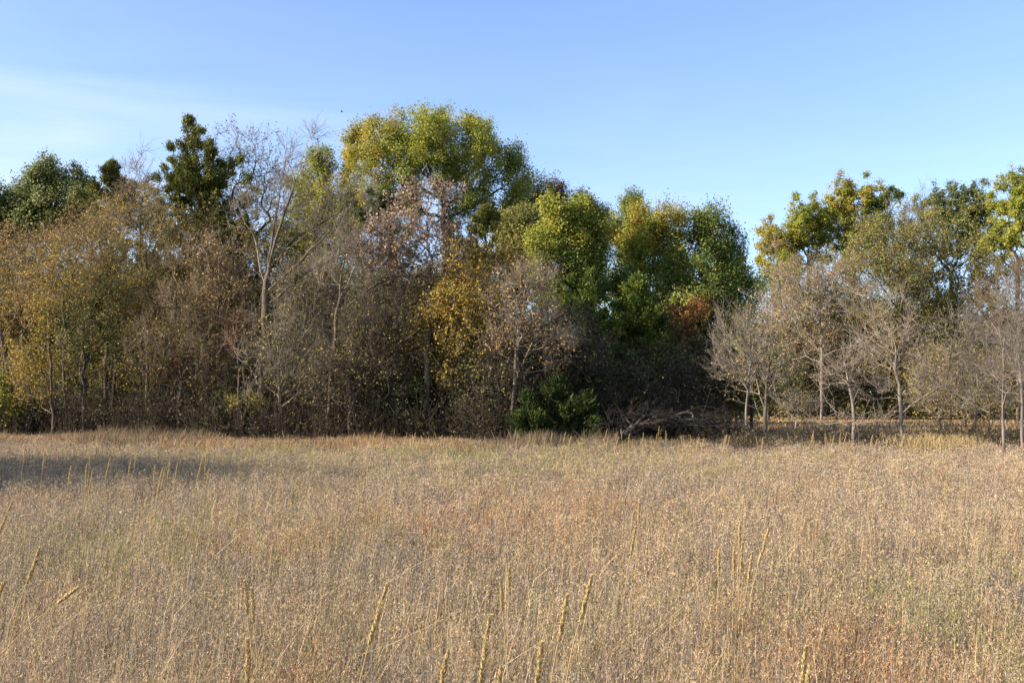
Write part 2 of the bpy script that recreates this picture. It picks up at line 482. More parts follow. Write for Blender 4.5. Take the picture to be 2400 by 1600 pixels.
def field_weights(x, y):
    px = 1200 + x / np.maximum(y, 1) * FPX
    n1, n2, n3 = vnoise(x, y, 1.1, 1), vnoise(x, y, 4.5, 2), vnoise(x, y, .45, 3)
    n4 = vnoise(x, y, 2.2, 4)
    w = np.zeros((len(x), len(GK)))
    I = {k: i for i, k in enumerate(GK)}
    w[:, I['tan']] = 1.3 + n2
    w[:, I['grey']] = .3 + 3.6 * np.clip(n1 * .6 + n3 * .7 - .45, 0, 1) * 2
    w[:, I['pink']] = .8 + 1.2 * n4
    w[:, I['straw']] = .25 + 1.6 * np.clip(n4 * .6 + (1 - n3) * .6 - .5, 0, 1) * 2
    w[:, I['dark']] = .25 + .9 * np.clip(n3 - .5, 0, 1)
    w[:, I['green']] = .05 + .35 * np.clip(n2 - .6, 0, 1)
    w[:, I['rust']] = .12 + .55 * np.clip(vnoise(x, y, 1.7, 6) - .6, 0, 1)
    w[:, I['pale']] = .15 + 1.2 * np.clip((px - 1500) / 900, 0, 1) * np.clip((y - 6) / 14, 0, 1)
    for gx, gy, r in GREEN:
        f = np.exp(-((x - gx) ** 2 + ((y - gy) * .8) ** 2) / r ** 2); w[:, I['green']] += 1.5 * f * (.3 + n3)
    for gx, gy, r in RUST:
        f = np.exp(-((x - gx) ** 2 + ((y - gy) * .8) ** 2) / r ** 2); w[:, I['rust']] += 4.5 * f
    return np.cumsum(w, 1) / w.sum(1, keepdims=True)

def field_colour(rng, x, y):
    cw = field_weights(x, y)
    i = (rng.random(len(x))[:, None] > cw).sum(1).clip(0, len(GK) - 1)
    return GC[i]

def scatter(rng, y0, y1, rho, ex, slope=.56, margin=2.5):
    """positions with density rho * (5 / y) ** ex inside the widened view"""
    ys = np.linspace(y0, y1, 400)
    dens = rho * (5 / ys) ** ex * 2 * (slope * ys + margin)
    cdf = np.cumsum(dens); tot = int(((dens[1:] + dens[:-1]) * .5 * np.diff(ys)).sum()); cdf /= cdf[-1]
    y = np.interp(rng.random(tot), cdf, ys)
    return (rng.random(tot) * 2 - 1) * (slope * y + margin), y

def blades(rng, x, y, h, w, col, bend=.35):
    n = len(x)
    az = rng.random(n) * 2 * math.pi
    tip = np.stack((np.cos(az), np.sin(az), np.zeros(n)), 1) * (h * bend * rng.random(n))[:, None]
    tip[:, 0] += h * .06
    p0 = np.stack((x, y, np.zeros(n)), 1)
    up = np.zeros((n, 3)); up[:, 2] = h
    side = unit(np.stack((np.cos(az * 3.7), np.sin(az * 3.7) * .4, np.zeros(n)), 1)) * (w * .5)[:, None]
    p1 = p0 + up * .55 + tip * .3; p2 = p0 + up * (1 - .25 * bend) + tip
    V = np.stack((p0 - side, p0 + side, p1 + side * .85, p1 - side * .85, p2 + side * .2, p2 - side * .2), 1).reshape(-1, 3)
    b = np.arange(n)[:, None] * 6
    Q = np.concatenate((b + (0, 1, 2, 3), b + (3, 2, 4, 5)), 0)
    return V, Q, np.repeat(col, 6, 0)

def make_field():
    rng = np.random.default_rng(5)
    out = []
    # weed clumps: stems crowded with small dead leaves
    x, y = scatter(rng, 2.6, 46, 70, 1.2)
    h = .50 + .16 * (vnoise(x, y, 1.3, 11) - .5) + .14 * (vnoise(x, y, .35, 12) - .5) + rng.normal(size=len(x)) * .045
    sz = (np.maximum(y, 3.6) / 5) ** .62
    col = field_colour(rng, x, y) * rng.uniform(.72, 1.24, (len(x), 1))
    NST, NFL = 7, 195
    # stems
    i = np.repeat(np.arange(len(x)), NST)
    sp = .055 * sz[i] ** .7
    sx, sy = x[i] + rng.normal(size=len(i)) * sp, y[i] + rng.normal(size=len(i)) * sp
    sh = h[i] * rng.uniform(.75, 1.12, len(i))
    lx, ly = rng.normal(size=len(i)) * .07 + .015, rng.normal(size=len(i)) * .07
    w = np.full(len(i), .0045) * sz[i]
    c = col[i] * rng.uniform(.6, 1.0, (len(i), 1))
    V, Q, C = blades(rng, sx, sy, sh, w, c, .12); out.append((V, Q, C))
    # small leaves on the stems
    j = rng.integers(0, NST, (len(x), NFL)) + np.arange(len(x))[:, None] * NST
    j = j.ravel(); k = len(j)
    f = rng.random(k) ** .75
    s2 = sz[i][j]
    pos = np.stack((sx[j] + lx[j] * f + rng.normal(size=k) * .018 * s2, sy[j] + ly[j] * f + rng.normal(size=k) * .018 * s2, sh[j] * (.15 + .9 * f)), 1)
    A = unit(rng.normal(size=(k, 3)) * (1, 1, .9) + (0.12, 0, 1.25)); Nn = rand_unit(rng, k)
    L = .0165 * s2 * rng.uniform(.5, 1.6, k); W = .0037 * s2 * rng.uniform(.6, 1.3, k)
    cc = col[i][j]
    alt = rng.random(k) < .3
    cc[alt] = GC[rng.choice(len(GK), alt.sum(), p=np.array((4, 4, 3, 2, 3, .35, .7, .5)) / 17.55)]
    cc = cc * rng.uniform(.7, 1.15, (k, 1))
    V, Q = diamonds(pos, A, Nn, L, W); out.append((V, Q, np.repeat(cc, 4, 0)))
    # plain dry blades between the clumps
    x, y = scatter(rng, 2.6, 46, 1700, 1.25)
    col = field_colour(rng, x, y); s = rng.random(len(x)) < .35
    col[s] = GC[GK.index('straw')]
    col = col * rng.uniform(.7, 1.25, (len(x), 1))
    h = (.46 + .14 * (vnoise(x, y, 1.3, 11) - .5)) * rng.uniform(.6, 1.18, len(x))
    out.append(blades(rng, x, y, h, .004 * (np.maximum(y, 4) / 5) ** .6, col, .6))
    # taller rusty grass along the wood's edge
    n = 60000
    px = rng.random(n) * 1500 - 250; y = rng.uniform(30, 38.5, n) * wood_edge(px); x = (px - 1200) / FPX * y
    keep = rng.random(n) < np.clip(1.3 - px / 1150, .12, 1) * np.clip((y / wood_edge(px) - 29) / 5, .1, 1)
    x, y = x[keep], y[keep]; n = len(x)
    pal = np.array([GP['rust'], (.27, .17, .09), GP['tan'], (.36, .21, .10)])
    out.append(blades(rng, x, y, rng.uniform(.42, .72, n) * (.75 + .5 * vnoise(x, y, 2.5, 21)), np.full(n, .022), pal[rng.integers(0, 4, n)] * rng.uniform(.7, 1.2, (n, 1)), .4))
    # uneven tall weeds and brush creeping out of the wood
    n = 60000
    px = rng.random(n) * 1900 - 100; y = rng.uniform(31, 38.5, n) * wood_edge(px); x = (px - 1200) / FPX * y
    nn = vnoise(x, y, 1.6, 51) * .65 + vnoise(x, y, .5, 52) * .35
    keep = nn > .56
    x, y, nn = x[keep], y[keep], nn[keep]; n = len(x)
    pal = np.array([(.20, .155, .11), (.26, .19, .12), (.17, .16, .06), (.30, .19, .10), (.12, .095, .075)])
    out.append(blades(rng, x, y, rng.uniform(.3, 1.0, n) * (.35 + 1.8 * (nn - .5)) + .22, np.full(n, .017), pal[rng.integers(0, 5, n)] * rng.uniform(.7, 1.25, (n, 1)), .5))
    # single long bent blades standing out of the near weeds
    x, y = scatter(rng, 2.6, 16, 26, 1.1)
    c = np.array((.60, .47, .28)) * rng.uniform(.6, 1.1, (len(x), 1))
    out.append(blades(rng, x, y, rng.uniform(.5, .82, len(x)), .0042 * (np.maximum(y, 4) / 5) ** .6, c, .95))
    # tall golden grass at the foot of the small bare trees
    n = 6000
    px = rng.normal(2195, 45, n); y = rng.uniform(28.5, 33, n); x = (px - 1200) / FPX * y
    out.append(blades(rng, x, y, rng.uniform(.5, .95, n), np.full(n, .018), np.array((.50, .37, .185)) * rng.uniform(.7, 1.2, (n, 1)), .35))
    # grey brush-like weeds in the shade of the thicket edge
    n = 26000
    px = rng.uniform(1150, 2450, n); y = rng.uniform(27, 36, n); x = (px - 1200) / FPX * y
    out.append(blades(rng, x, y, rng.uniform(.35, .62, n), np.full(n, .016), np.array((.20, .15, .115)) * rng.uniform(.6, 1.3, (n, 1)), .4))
    # the meadow beyond the tree line, seen through its gaps
    n = 150000
    y = np.sqrt(rng.uniform(42 ** 2, 104 ** 2, n)); px = np.where(rng.random(n) < .72, rng.uniform(1500, 2650, n), rng.uniform(-200, 420, n)); x = (px - 1200) / FPX * y
    pal = np.array([(.46, .32, .17), (.40, .26, .13), (.50, .37, .21), (.43, .26, .12)])
    out.append(blades(rng, x, y, rng.uniform(.35, .7, n), .012 * y / 20, pal[rng.integers(0, 4, n)] * rng.uniform(.75, 1.2, (n, 1)), .5))
    V, Q = join([(a, b) for a, b, c in out]); C = np.concatenate([c for a, b, c in out])
    o = link('dry_grass', mesh_data('dry_grass', V, Q, M_GRASS, C))
    tag(o, 'tan and grey dry meadow grass and dead weeds covering the field', 'grass', kind='stuff')
make_field()

# ------------------------------------------------------------------ the wood, back to front
exec_trees = True
A_ = 'autumn trees of the wood edge'
if exec_trees:
    # back row
    tree('oak_tree', 'tallest tree, a broad green oak with a rounded crown turning orange at its top', 52, 1045,
         [(1045, 800), (1048, 600), (1040, 450)],
         [(848, 355, 55, 50, 0, 'oaktop'), (888, 318, 58, 44, 0, 'oaktop'), (945, 302, 60, 38, 0, 'oaktop'), (1005, 294, 62, 36, 0, 'oaktop'), (1065, 298, 60, 38, 0, 'ygreen'), (1118, 325, 58, 44, 0, 'ygreen'), (1162, 362, 58, 50, 0, 'ygreen'),
          (1200, 402, 60, 50), (1228, 436, 52, 46, -.5, 'ygreen'), (830, 400, 45, 45, 0, 'ygreen'), (960, 350, 110, 62, -1.2, 'ygreen'), (1060, 360, 105, 66, -1.0, 'ygreen'), (1000, 350, 120, 70, 1.2), (890, 400, 80, 55, -.6, 'yellow'),
          (1120, 420, 90, 58, -.6, 'ygreen'), (1010, 430, 100, 50), (1150, 475, 80, 42), (920, 465, 75, 40, 0, 'ygreen'), (1200, 490, 50, 32), (1080, 490, 70, 36)], 'oak', n=1450, R=0.245, bf=.35, uneven=.3, 
         limbs=[[(1045, 480), (960, 420), (890, 350)], [(1042, 470), (1000, 380), (970, 310)], [(1045, 460), (1080, 380), (1110, 310)], [(1045, 520), (1130, 470), (1210, 420)], [(1045, 500), (1110, 420), (1170, 380)]])
    tree('oak_tree', 'yellow green oak just beside the tallest tree', 53, 745, [(745, 800), (742, 560)],
         [(745, 395, 50, 48), (705, 450, 40, 50), (800, 480, 60, 60, 0, 'yellow'), (750, 510, 75, 60), (690, 540, 40, 50)], 'oak', n=604, pal='ygreen', R=0.158)
    tree('leafy_tree', 'dark reddish brown tree peeping over the pale green crowns', 56, 1270, [(1270, 800), (1270, 600)],
         [(1250, 462, 62, 38), (1330, 495, 60, 32), (1390, 505, 32, 36), (1270, 540, 80, 50)], 'oak', n=523, pal='darkred', R=0.144)
    tree('leafy_tree', 'small dark green treetop rising between two round crowns', 58, 1488, [(1488, 800), (1488, 600)],
         [(1488, 492, 36, 36), (1480, 560, 60, 60)], 'oak', n=341, R=0.13)
    tree('leafy_tree', 'glossy dark green tree at the sky line near the cedar', 48, 125, [(125, 850), (122, 620)],
         [(120, 425, 42, 48), (165, 450, 45, 42), (75, 480, 48, 50), (130, 510, 95, 55), (30, 520, 40, 45), (195, 480, 28, 40)], 'oak', n=664, pal='glossy', R=0.144, ls=.13)
    tree('leafy_tree', 'green tree cut by the edge beside the glossy dark green tree', 50, -40, [(-40, 850), (-30, 620)],
         [(-30, 500, 70, 60), (0, 540, 50, 60)], 'oak', n=403, pal='glossy', R=0.144)
    tree('leafy_tree', 'sparse airy tree with small grey brown leaves against the sky', 47, 605, [(608, 800), (600, 560)],
         [(560, 370, 70, 55), (620, 390, 70, 60), (540, 450, 60, 60), (650, 440, 55, 70), (580, 470, 90, 70), (600, 320, 30, 20)], 'thin', n=380, pal='brownol', lpc=9, ls=.10, tw=3, R=0.115, bf=.3)
    tree('cedar_tree', 'small cedar top on the sky line near the glossy dark green tree', 46, 262, [(262, 700), (262, 395)], None, 'cedar', n=440, cone=(264, 385, 560, 120), R=0.0864)
    tree('cedar_tree', 'tall dark cedar with a wind bent tip', 44.5, 455, [(455, 800), (448, 450), (437, 280)], None, 'cedar', n=820, cone=(439, 266, 720, 215), R=0.144, lean=(.35, .2), lpc=75)
    tree('cedar_tree', 'second dark cedar leaning against the tall one', 44, 500, [(500, 800), (492, 450), (482, 345)], None, 'cedar', n=560, cone=(484, 330, 720, 165), R=0.108, lean=(.25, .2))
    tree('cedar_tree', 'dark green cedar below the tallest tree', 46, 890, [(890, 800), (895, 480)], None, 'cedar', n=320, cone=(900, 445, 660, 165), R=0.108, pal='cedarb')
    tree('cedar_tree', 'narrow dark cedar top between the pink brown oak and the olive tree', 47.5, 1140, [(1140, 800), (1140, 520)], None, 'cedar', n=200, cone=(1140, 495, 660, 110), R=0.0864)
    tree('leafy_tree', 'olive yellow feathery tree behind the leaning bare tree', 46, 770, [(770, 850), (770, 650)],
         [(730, 560, 75, 60), (800, 540, 70, 60), (850, 480, 45, 50), (760, 650, 110, 70), (690, 620, 60, 70)], 'thin', n=520, pal='yellow', lpc=48, ls=.08, tw=2, R=0.115)
    tree('leafy_tree', 'olive green round tree beside the bright yellow green crown', 48.5, 1220, [(1220, 850), (1220, 650)],
         [(1215, 530, 62, 48), (1200, 590, 50, 50), (1255, 570, 40, 60)], 'oak', n=483, pal='olive', ls=.11, R=0.115)
    tree('leafy_tree', 'bright yellow green tree with a rounded crown', 45.5, 1335, [(1335, 850), (1335, 680)],
         [(1310, 510, 52, 40, -.5), (1360, 510, 50, 42), (1275, 580, 45, 40, -.6), (1340, 580, 70, 55), (1385, 580, 40, 60, 0, 'green'), (1330, 650, 75, 60, 0, 'green')], 'oak', n=765, pal='ygreen', R=0.144)
    tree('oak_tree', 'large round green oak with an orange tinted top', 47, 1600, [(1600, 860), (1600, 700)],
         [(1500, 530, 50, 40, -.4, 'oaktop'), (1560, 525, 65, 40, -.3, 'oaktop'), (1640, 530, 65, 42), (1530, 590, 70, 50, -.5, 'ygreen'), (1620, 610, 100, 60), (1690, 570, 45, 45), (1450, 540, 40, 40, .6, 'oaktop'),
          (1720, 640, 60, 60), (1480, 640, 60, 60), (1580, 690, 110, 70), (1740, 700, 50, 60), (1650, 760, 95, 75), (1560, 790, 90, 70), (1700, 810, 60, 60)], 'oak', n=1500, R=0.23)
    tree('leafy_tree', 'low tree with orange brown leaves in the shade of the large oak', 42.5, 1600, [(1600, 900), (1603, 780)], [(1605, 740, 32, 40), (1590, 790, 40, 40)], 'dry', n=90, pal='orange', lpc=40)
    # cedars within the wood
    tree('cedar_tree', 'bright green cedar with a pointed top standing before the large oak', 42, 1500, [(1500, 900), (1498, 670)], None, 'cedar', n=420, cone=(1497, 648, 940, 127), R=0.101, pal='cedarb')
    tree('cedar_tree', 'spreading cedar beside the bright pointed cedar', 42.5, 1390, [(1390, 900), (1390, 670)], None, 'cedar', n=480, cone=(1385, 640, 920, 180), R=0.108, pal='cedarb')
    tree('cedar_tree', 'dark cedar under the large oak beside the bare tan tree', 43.5, 1660, [(1660, 900), (1660, 700)], None, 'cedar', n=360, cone=(1660, 690, 960, 135), R=0.101, pal='cedar')
    tree('cedar_tree', 'dark cedar hidden behind the twiggy saplings at the wood edge', 41.5, 250, [(250, 900), (250, 620)], None, 'cedar', n=230, cone=(250, 590, 960, 127), R=0.101)
    # wood edge
    tree('autumn_tree', 'slanting young tree with rusty orange leaves cut by the edge', 38, 35, [(38, 1010), (25, 900), (5, 800), (-5, 700)],
         [(10, 600, 70, 80), (60, 640, 70, 90), (-40, 700, 70, 120), (30, 760, 60, 80), (70, 560, 60, 50)], 'dry', n=280, pal='rusty', lpc=20, ls=.075, R=0.0576)
    tree('autumn_tree', 'young tree with bright yellow leaves low in its crown', 37, 125, [(125, 1000), (118, 850), (110, 700)],
         [(110, 720, 70, 70, -.4, 'gold'), (135, 750, 35, 40, -.8, 'yellow'), (80, 820, 70, 60), (150, 650, 80, 70), (60, 880, 60, 60)], 'dry', n=260, pal='gold', lpc=24, ls=.08, R=0.0504)
    tree('autumn_tree', 'young tree with pinkish tan leaves above the yellow one', 38.5, 155, [(155, 1000), (150, 850), (150, 650)],
         [(150, 580, 90, 60), (210, 620, 60, 80), (110, 600, 60, 70), (180, 540, 60, 40)], 'dry', n=260, pal='rusty', lpc=16, ls=.07, R=0.0504)
    tree('autumn_tree', 'straight dark trunked young tree with olive leaves', 37.5, 195, [(195, 1000), (196, 850), (190, 700)],
         [(220, 720, 70, 90), (170, 800, 60, 70), (250, 650, 60, 70), (240, 800, 60, 60)], 'dry', n=240, pal='olive', lpc=26, ls=.075, bark='dark', R=0.0648)
    tree('autumn_tree', 'twiggy tree with scattered yellow leaves below the cedar', 40, 345, [(345, 900), (345, 700), (340, 560)],
         [(330, 480, 50, 60), (320, 560, 90, 70), (370, 620, 90, 90), (260, 520, 50, 60), (300, 680, 90, 80), (420, 540, 60, 80)], 'thin', n=340, pal='gold', lpc=26, tw=5, R=0.072, twig='grey',
         limbs=[[(342, 600), (318, 520), (312, 460)], [(342, 600), (372, 540), (385, 480)]])
    tree('bare_tree', 'thin bare treetop standing up against the sky beside the tall cedar', 41, 330, [(330, 800), (330, 560), (325, 430)],
         [(325, 400, 35, 55), (345, 470, 45, 60), (300, 470, 35, 50)], 'bare', n=150, lpc=1, bark='brown', R=0.0432)
    tree('bare_tree', 'brown twiggy tree with an untidy crown beside the red sumac', 38.5, 420, [(420, 950), (425, 800), (430, 680)],
         [(430, 640, 90, 80), (380, 730, 80, 80), (480, 740, 80, 90), (430, 820, 100, 70), (350, 820, 70, 80)], 'thin', n=380, pal='brownol', lpc=8, tw=6, bark='brown', R=0.072)
    tree('autumn_tree', 'tan leaved tree in front of the dark cedars', 40, 520, [(520, 900), (520, 740)],
         [(510, 620, 60, 60), (545, 680, 60, 60), (500, 700, 50, 60), (560, 620, 40, 50)], 'thin', n=260, pal='tan', lpc=16, R=0.0648)
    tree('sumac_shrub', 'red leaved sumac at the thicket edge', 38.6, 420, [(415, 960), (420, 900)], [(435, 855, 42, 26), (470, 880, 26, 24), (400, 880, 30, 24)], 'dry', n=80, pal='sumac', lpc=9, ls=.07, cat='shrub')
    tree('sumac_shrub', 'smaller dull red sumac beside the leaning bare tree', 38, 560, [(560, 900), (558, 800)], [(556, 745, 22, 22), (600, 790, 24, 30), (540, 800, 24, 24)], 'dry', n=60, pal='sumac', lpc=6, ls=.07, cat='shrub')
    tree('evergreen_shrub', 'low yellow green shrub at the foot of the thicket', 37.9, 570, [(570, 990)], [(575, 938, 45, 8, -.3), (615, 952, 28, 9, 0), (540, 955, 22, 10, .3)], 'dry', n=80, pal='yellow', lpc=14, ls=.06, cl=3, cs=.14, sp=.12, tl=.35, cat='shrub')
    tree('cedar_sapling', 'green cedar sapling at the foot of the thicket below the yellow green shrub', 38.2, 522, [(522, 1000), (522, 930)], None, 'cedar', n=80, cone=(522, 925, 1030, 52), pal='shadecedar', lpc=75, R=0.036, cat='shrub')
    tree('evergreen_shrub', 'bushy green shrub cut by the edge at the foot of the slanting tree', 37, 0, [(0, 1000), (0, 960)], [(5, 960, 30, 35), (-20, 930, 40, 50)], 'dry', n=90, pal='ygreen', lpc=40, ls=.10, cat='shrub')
    # the leaning bare tree
    tree('bare_tree', 'large leaning bare tree with grey limbs sweeping upward', 38.5, 605, [(612, 900), (618, 780), (622, 690), (628, 640)], 
         [(735, 350, 22, 45), (675, 340, 16, 45), (800, 470, 60, 40), (700, 420, 45, 50), (850, 440, 30, 30), (780, 560, 80, 50), (650, 480, 40, 60), (560, 500, 45, 45), (850, 520, 40, 30), (720, 520, 60, 50)],
         'bare', n=330, R=.125, lpc=1, bark='brown', twig='grey', bf=.25, lean=(.45, .1), tw=4, tl=.8,
         limbs=[[(628, 650), (650, 565), (690, 470), (728, 370), (752, 300)], [(622, 650), (640, 545), (660, 440), (672, 350), (675, 295)], [(628, 640), (690, 555), (770, 505), (850, 432)],
                [(620, 690), (690, 635), (765, 565), (835, 490)], [(618, 680), (595, 570), (562, 500), (545, 460)], [(622, 720), (720, 640), (800, 600), (880, 520)]])
    tree('bare_tree', 'second leaning bare tree with long grey branches before the pink brown oak', 37.5, 770, [(772, 900), (785, 780), (797, 700)],
         [(860, 600, 60, 40), (930, 560, 60, 40), (830, 560, 40, 50), (790, 640, 60, 50), (980, 640, 60, 40), (880, 680, 70, 50)], 'bare', n=260, R=0.065, bark='brown', twig='grey', lpc=1, bf=.25, lean=(.5, 0), tw=4,
         limbs=[[(795, 720), (830, 640), (870, 585), (930, 545)], [(790, 760), (860, 680), (950, 625), (1010, 590)], [(797, 700), (800, 640), (815, 560), (840, 500)]])
    tree('oak_tree', 'oak holding pinkish brown dead leaves on bare branches', 38.8, 1000, [(1000, 900), (1005, 700), (1010, 600)],
         [(1010, 490, 75, 42), (950, 555, 85, 50), (1060, 545, 55, 40), (1060, 590, 60, 34), (910, 610, 75, 50), (990, 615, 75, 40), (880, 560, 40, 30)], 'dry', n=400, pal='pink', ls=.115, lpc=13, sp=.2, bark='grey', R=0.101, tips_up=.6)
    tree('autumn_tree', 'bushy tree covered in golden yellow leaves', 39, 1095, [(1095, 950), (1092, 800), (1090, 700)],
         [(1080, 610, 90, 45), (1140, 650, 80, 60), (1030, 680, 80, 60), (1110, 720, 110, 65), (1040, 780, 90, 65), (1140, 800, 80, 70, 0, 'brownol'), (1070, 860, 90, 60, 0, 'brownol')], 'dry', n=520, pal='gold', lpc=38, ls=.085, R=0.0936)
    tree('autumn_tree', 'grey trunked tree with brownish twigs and few leaves beside the golden one', 37.8, 1198, [(1203, 950), (1212, 820), (1228, 720), (1235, 660)],
         [(1240, 640, 55, 45), (1200, 700, 60, 60), (1280, 690, 45, 60), (1250, 760, 80, 70), (1190, 820, 70, 70), (1300, 800, 60, 60)], 'thin', n=340, pal='rusty', lpc=10, tw=5, bark='grey', R=0.072)
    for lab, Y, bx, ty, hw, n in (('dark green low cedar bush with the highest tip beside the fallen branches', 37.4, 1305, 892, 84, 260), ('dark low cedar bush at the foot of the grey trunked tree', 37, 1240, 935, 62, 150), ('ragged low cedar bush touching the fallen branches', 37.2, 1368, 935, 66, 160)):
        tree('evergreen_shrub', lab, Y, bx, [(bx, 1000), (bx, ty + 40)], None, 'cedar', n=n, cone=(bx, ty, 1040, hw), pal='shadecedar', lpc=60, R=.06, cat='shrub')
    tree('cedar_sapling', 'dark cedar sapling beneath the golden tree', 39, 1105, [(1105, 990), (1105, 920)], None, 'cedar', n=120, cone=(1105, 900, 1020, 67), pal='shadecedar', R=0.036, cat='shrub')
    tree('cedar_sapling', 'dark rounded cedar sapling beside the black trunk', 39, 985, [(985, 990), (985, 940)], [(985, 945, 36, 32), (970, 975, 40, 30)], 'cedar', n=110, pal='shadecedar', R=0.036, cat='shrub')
    # dark twiggy trees in the shaded middle
    for (lab, Y, bx, tr, bl, sd) in [
        ('dark bare sapling with a tangle of twigs behind the red sumac', 39, 500, [(500, 900)], [(480, 860, 80, 80), (540, 880, 60, 70)], 'brown'),
        ('grey brown twiggy tree at the foot of the large leaning bare tree', 38.2, 655, [(655, 900), (650, 800)], [(660, 790, 80, 90), (640, 890, 70, 70), (720, 860, 60, 80)], 'grey'),
        ('grey twiggy tree between the two leaning bare trees', 39.5, 720, [(720, 900), (718, 780)], [(720, 740, 80, 70), (690, 680, 60, 50), (740, 820, 70, 70)], 'grey'),
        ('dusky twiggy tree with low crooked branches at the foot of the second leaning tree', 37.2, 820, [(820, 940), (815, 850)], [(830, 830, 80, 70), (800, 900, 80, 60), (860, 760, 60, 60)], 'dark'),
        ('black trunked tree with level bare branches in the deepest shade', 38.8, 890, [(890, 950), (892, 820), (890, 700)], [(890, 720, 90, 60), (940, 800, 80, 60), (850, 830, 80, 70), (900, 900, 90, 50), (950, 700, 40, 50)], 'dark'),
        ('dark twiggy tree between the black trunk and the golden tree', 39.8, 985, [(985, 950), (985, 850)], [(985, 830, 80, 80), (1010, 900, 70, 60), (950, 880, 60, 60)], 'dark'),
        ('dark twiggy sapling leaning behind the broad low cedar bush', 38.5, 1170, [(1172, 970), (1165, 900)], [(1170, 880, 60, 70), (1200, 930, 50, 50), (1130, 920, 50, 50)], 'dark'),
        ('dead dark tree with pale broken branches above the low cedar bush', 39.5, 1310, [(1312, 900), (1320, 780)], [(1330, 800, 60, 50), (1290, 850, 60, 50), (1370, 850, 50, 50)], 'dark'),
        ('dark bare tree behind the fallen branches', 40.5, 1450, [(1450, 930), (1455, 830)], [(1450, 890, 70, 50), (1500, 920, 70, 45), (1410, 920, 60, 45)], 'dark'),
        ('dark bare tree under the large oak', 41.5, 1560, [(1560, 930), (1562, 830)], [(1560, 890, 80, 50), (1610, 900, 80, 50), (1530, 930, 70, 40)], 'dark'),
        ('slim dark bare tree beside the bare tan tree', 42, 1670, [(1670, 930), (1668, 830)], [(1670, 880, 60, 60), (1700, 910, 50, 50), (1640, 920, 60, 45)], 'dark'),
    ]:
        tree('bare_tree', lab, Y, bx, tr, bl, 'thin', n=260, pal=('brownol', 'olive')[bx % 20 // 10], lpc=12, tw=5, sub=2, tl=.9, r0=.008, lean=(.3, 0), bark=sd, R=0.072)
    # bare trees on the open side
    tree('bare_tree', 'twin trunked bare tree with tan leaves clinging to its crown', 35, 1792, [(1795, 960), (1800, 900)],
         [(1790, 770, 60, 60), (1835, 750, 50, 70), (1740, 790, 50, 55), (1850, 830, 50, 60), (1770, 850, 75, 55), (1730, 880, 50, 50), (1830, 900, 50, 40)], 'bare', n=228, pal='tan', lpc=9, ls=.075, R=0.072, tips_up=.8, bark='brown', twig='pale',
         limbs=[[(1800, 960), (1760, 850), (1725, 740)], [(1800, 930), (1800, 800), (1790, 700)], [(1802, 930), (1850, 820), (1870, 720)], [(1780, 1005), (1778, 960), (1770, 900)]])
    tree('bare_tree', 'slender grey bare tree beside the twin trunk with forking upper limbs', 34.2, 1745, [(1752, 960), (1758, 915)],
         [(1720, 830, 50, 60), (1760, 800, 45, 60), (1690, 790, 30, 50), (1790, 860, 40, 50)], 'bare', n=132, lpc=1, R=0.0432, tips_up=.9, limbs=[[(1756, 930), (1720, 860), (1690, 790), (1672, 735)], [(1758, 915), (1760, 820), (1745, 720)], [(1758, 915), (1790, 850), (1800, 790)]])
    tree('bare_tree', 'small bare sapling with slanting shoots between the twin trunk and the crooked tree', 32.5, 1862, [(1865, 1010), (1872, 965)], [(1870, 950, 35, 25), (1900, 945, 30, 20), (1845, 965, 25, 20)], 'bare', n=54, lpc=0, R=0.0324, bark='pale', tips_up=.9)
    tree('bare_tree', 'small crooked bare tree with a low spreading crown', 31, 1997, [(2000, 980), (2001, 945), (1992, 900), (1985, 870)],
         [(1960, 850, 50, 40), (2010, 850, 45, 40), (2030, 820, 30, 30), (1935, 880, 40, 35), (2050, 900, 40, 35), (1960, 990, 60, 15), (2050, 985, 50, 15)], 'bare', n=126, lpc=0, R=0.054, bark='pale', tips_up=.7,
         limbs=[[(1990, 890), (1955, 845), (1915, 790)], [(1988, 870), (2005, 830), (2030, 780)], [(2000, 930), (2020, 880), (2060, 850)], [(1998, 975), (1960, 965), (1920, 985), .4], [(2002, 980), (2040, 965), (2080, 990), .4]])
    tree('bare_tree', 'tall pale bare tree whose trunk leans and forks above the meadow', 33, 2117, [(2113, 970), (2106, 900), (2100, 830), (2082, 760), (2060, 715)],
         [(2040, 720, 60, 45), (2080, 780, 75, 60), (2140, 800, 60, 70), (2040, 820, 50, 60), (2030, 900, 60, 45), (2160, 880, 50, 50), (2110, 730, 45, 50)], 'bare', n=198, lpc=1, R=0.0684, bark='pale', tips_up=.7,
         limbs=[[(2106, 920), (2050, 935), (2015, 915), .5], [(2104, 880), (2140, 820), (2165, 770)], [(2098, 820), (2050, 790), (2015, 770)], [(2084, 770), (2100, 720), (2110, 680)]])
    tree('bare_tree', 'many stemmed bare bush with a few yellowish leaves', 34, 2205, [(2205, 980), (2205, 940)],
         [(2215, 860, 60, 60), (2190, 920, 60, 50), (2240, 910, 50, 60), (2220, 790, 40, 50), (2160, 940, 40, 40)], 'bare', n=198, pal='olive', lpc=6, ls=.09, R=0.0504, tips_up=.8, bark='brown', twig='pale',
         limbs=[[(2205, 990), (2225, 900), (2250, 840)], [(2205, 990), (2195, 900), (2180, 850)], [(2205, 980), (2215, 880), (2222, 780)]])
    tree('bare_tree', 'dusky bare bush between the many stemmed bush and the end trees', 36.5, 2285, [(2285, 980), (2282, 930)],
         [(2280, 830, 70, 70), (2310, 900, 50, 60), (2250, 900, 50, 60), (2290, 780, 50, 50)], 'bare', n=198, lpc=4, pal='brownol', R=0.0504, bark='brown', twig='grey')
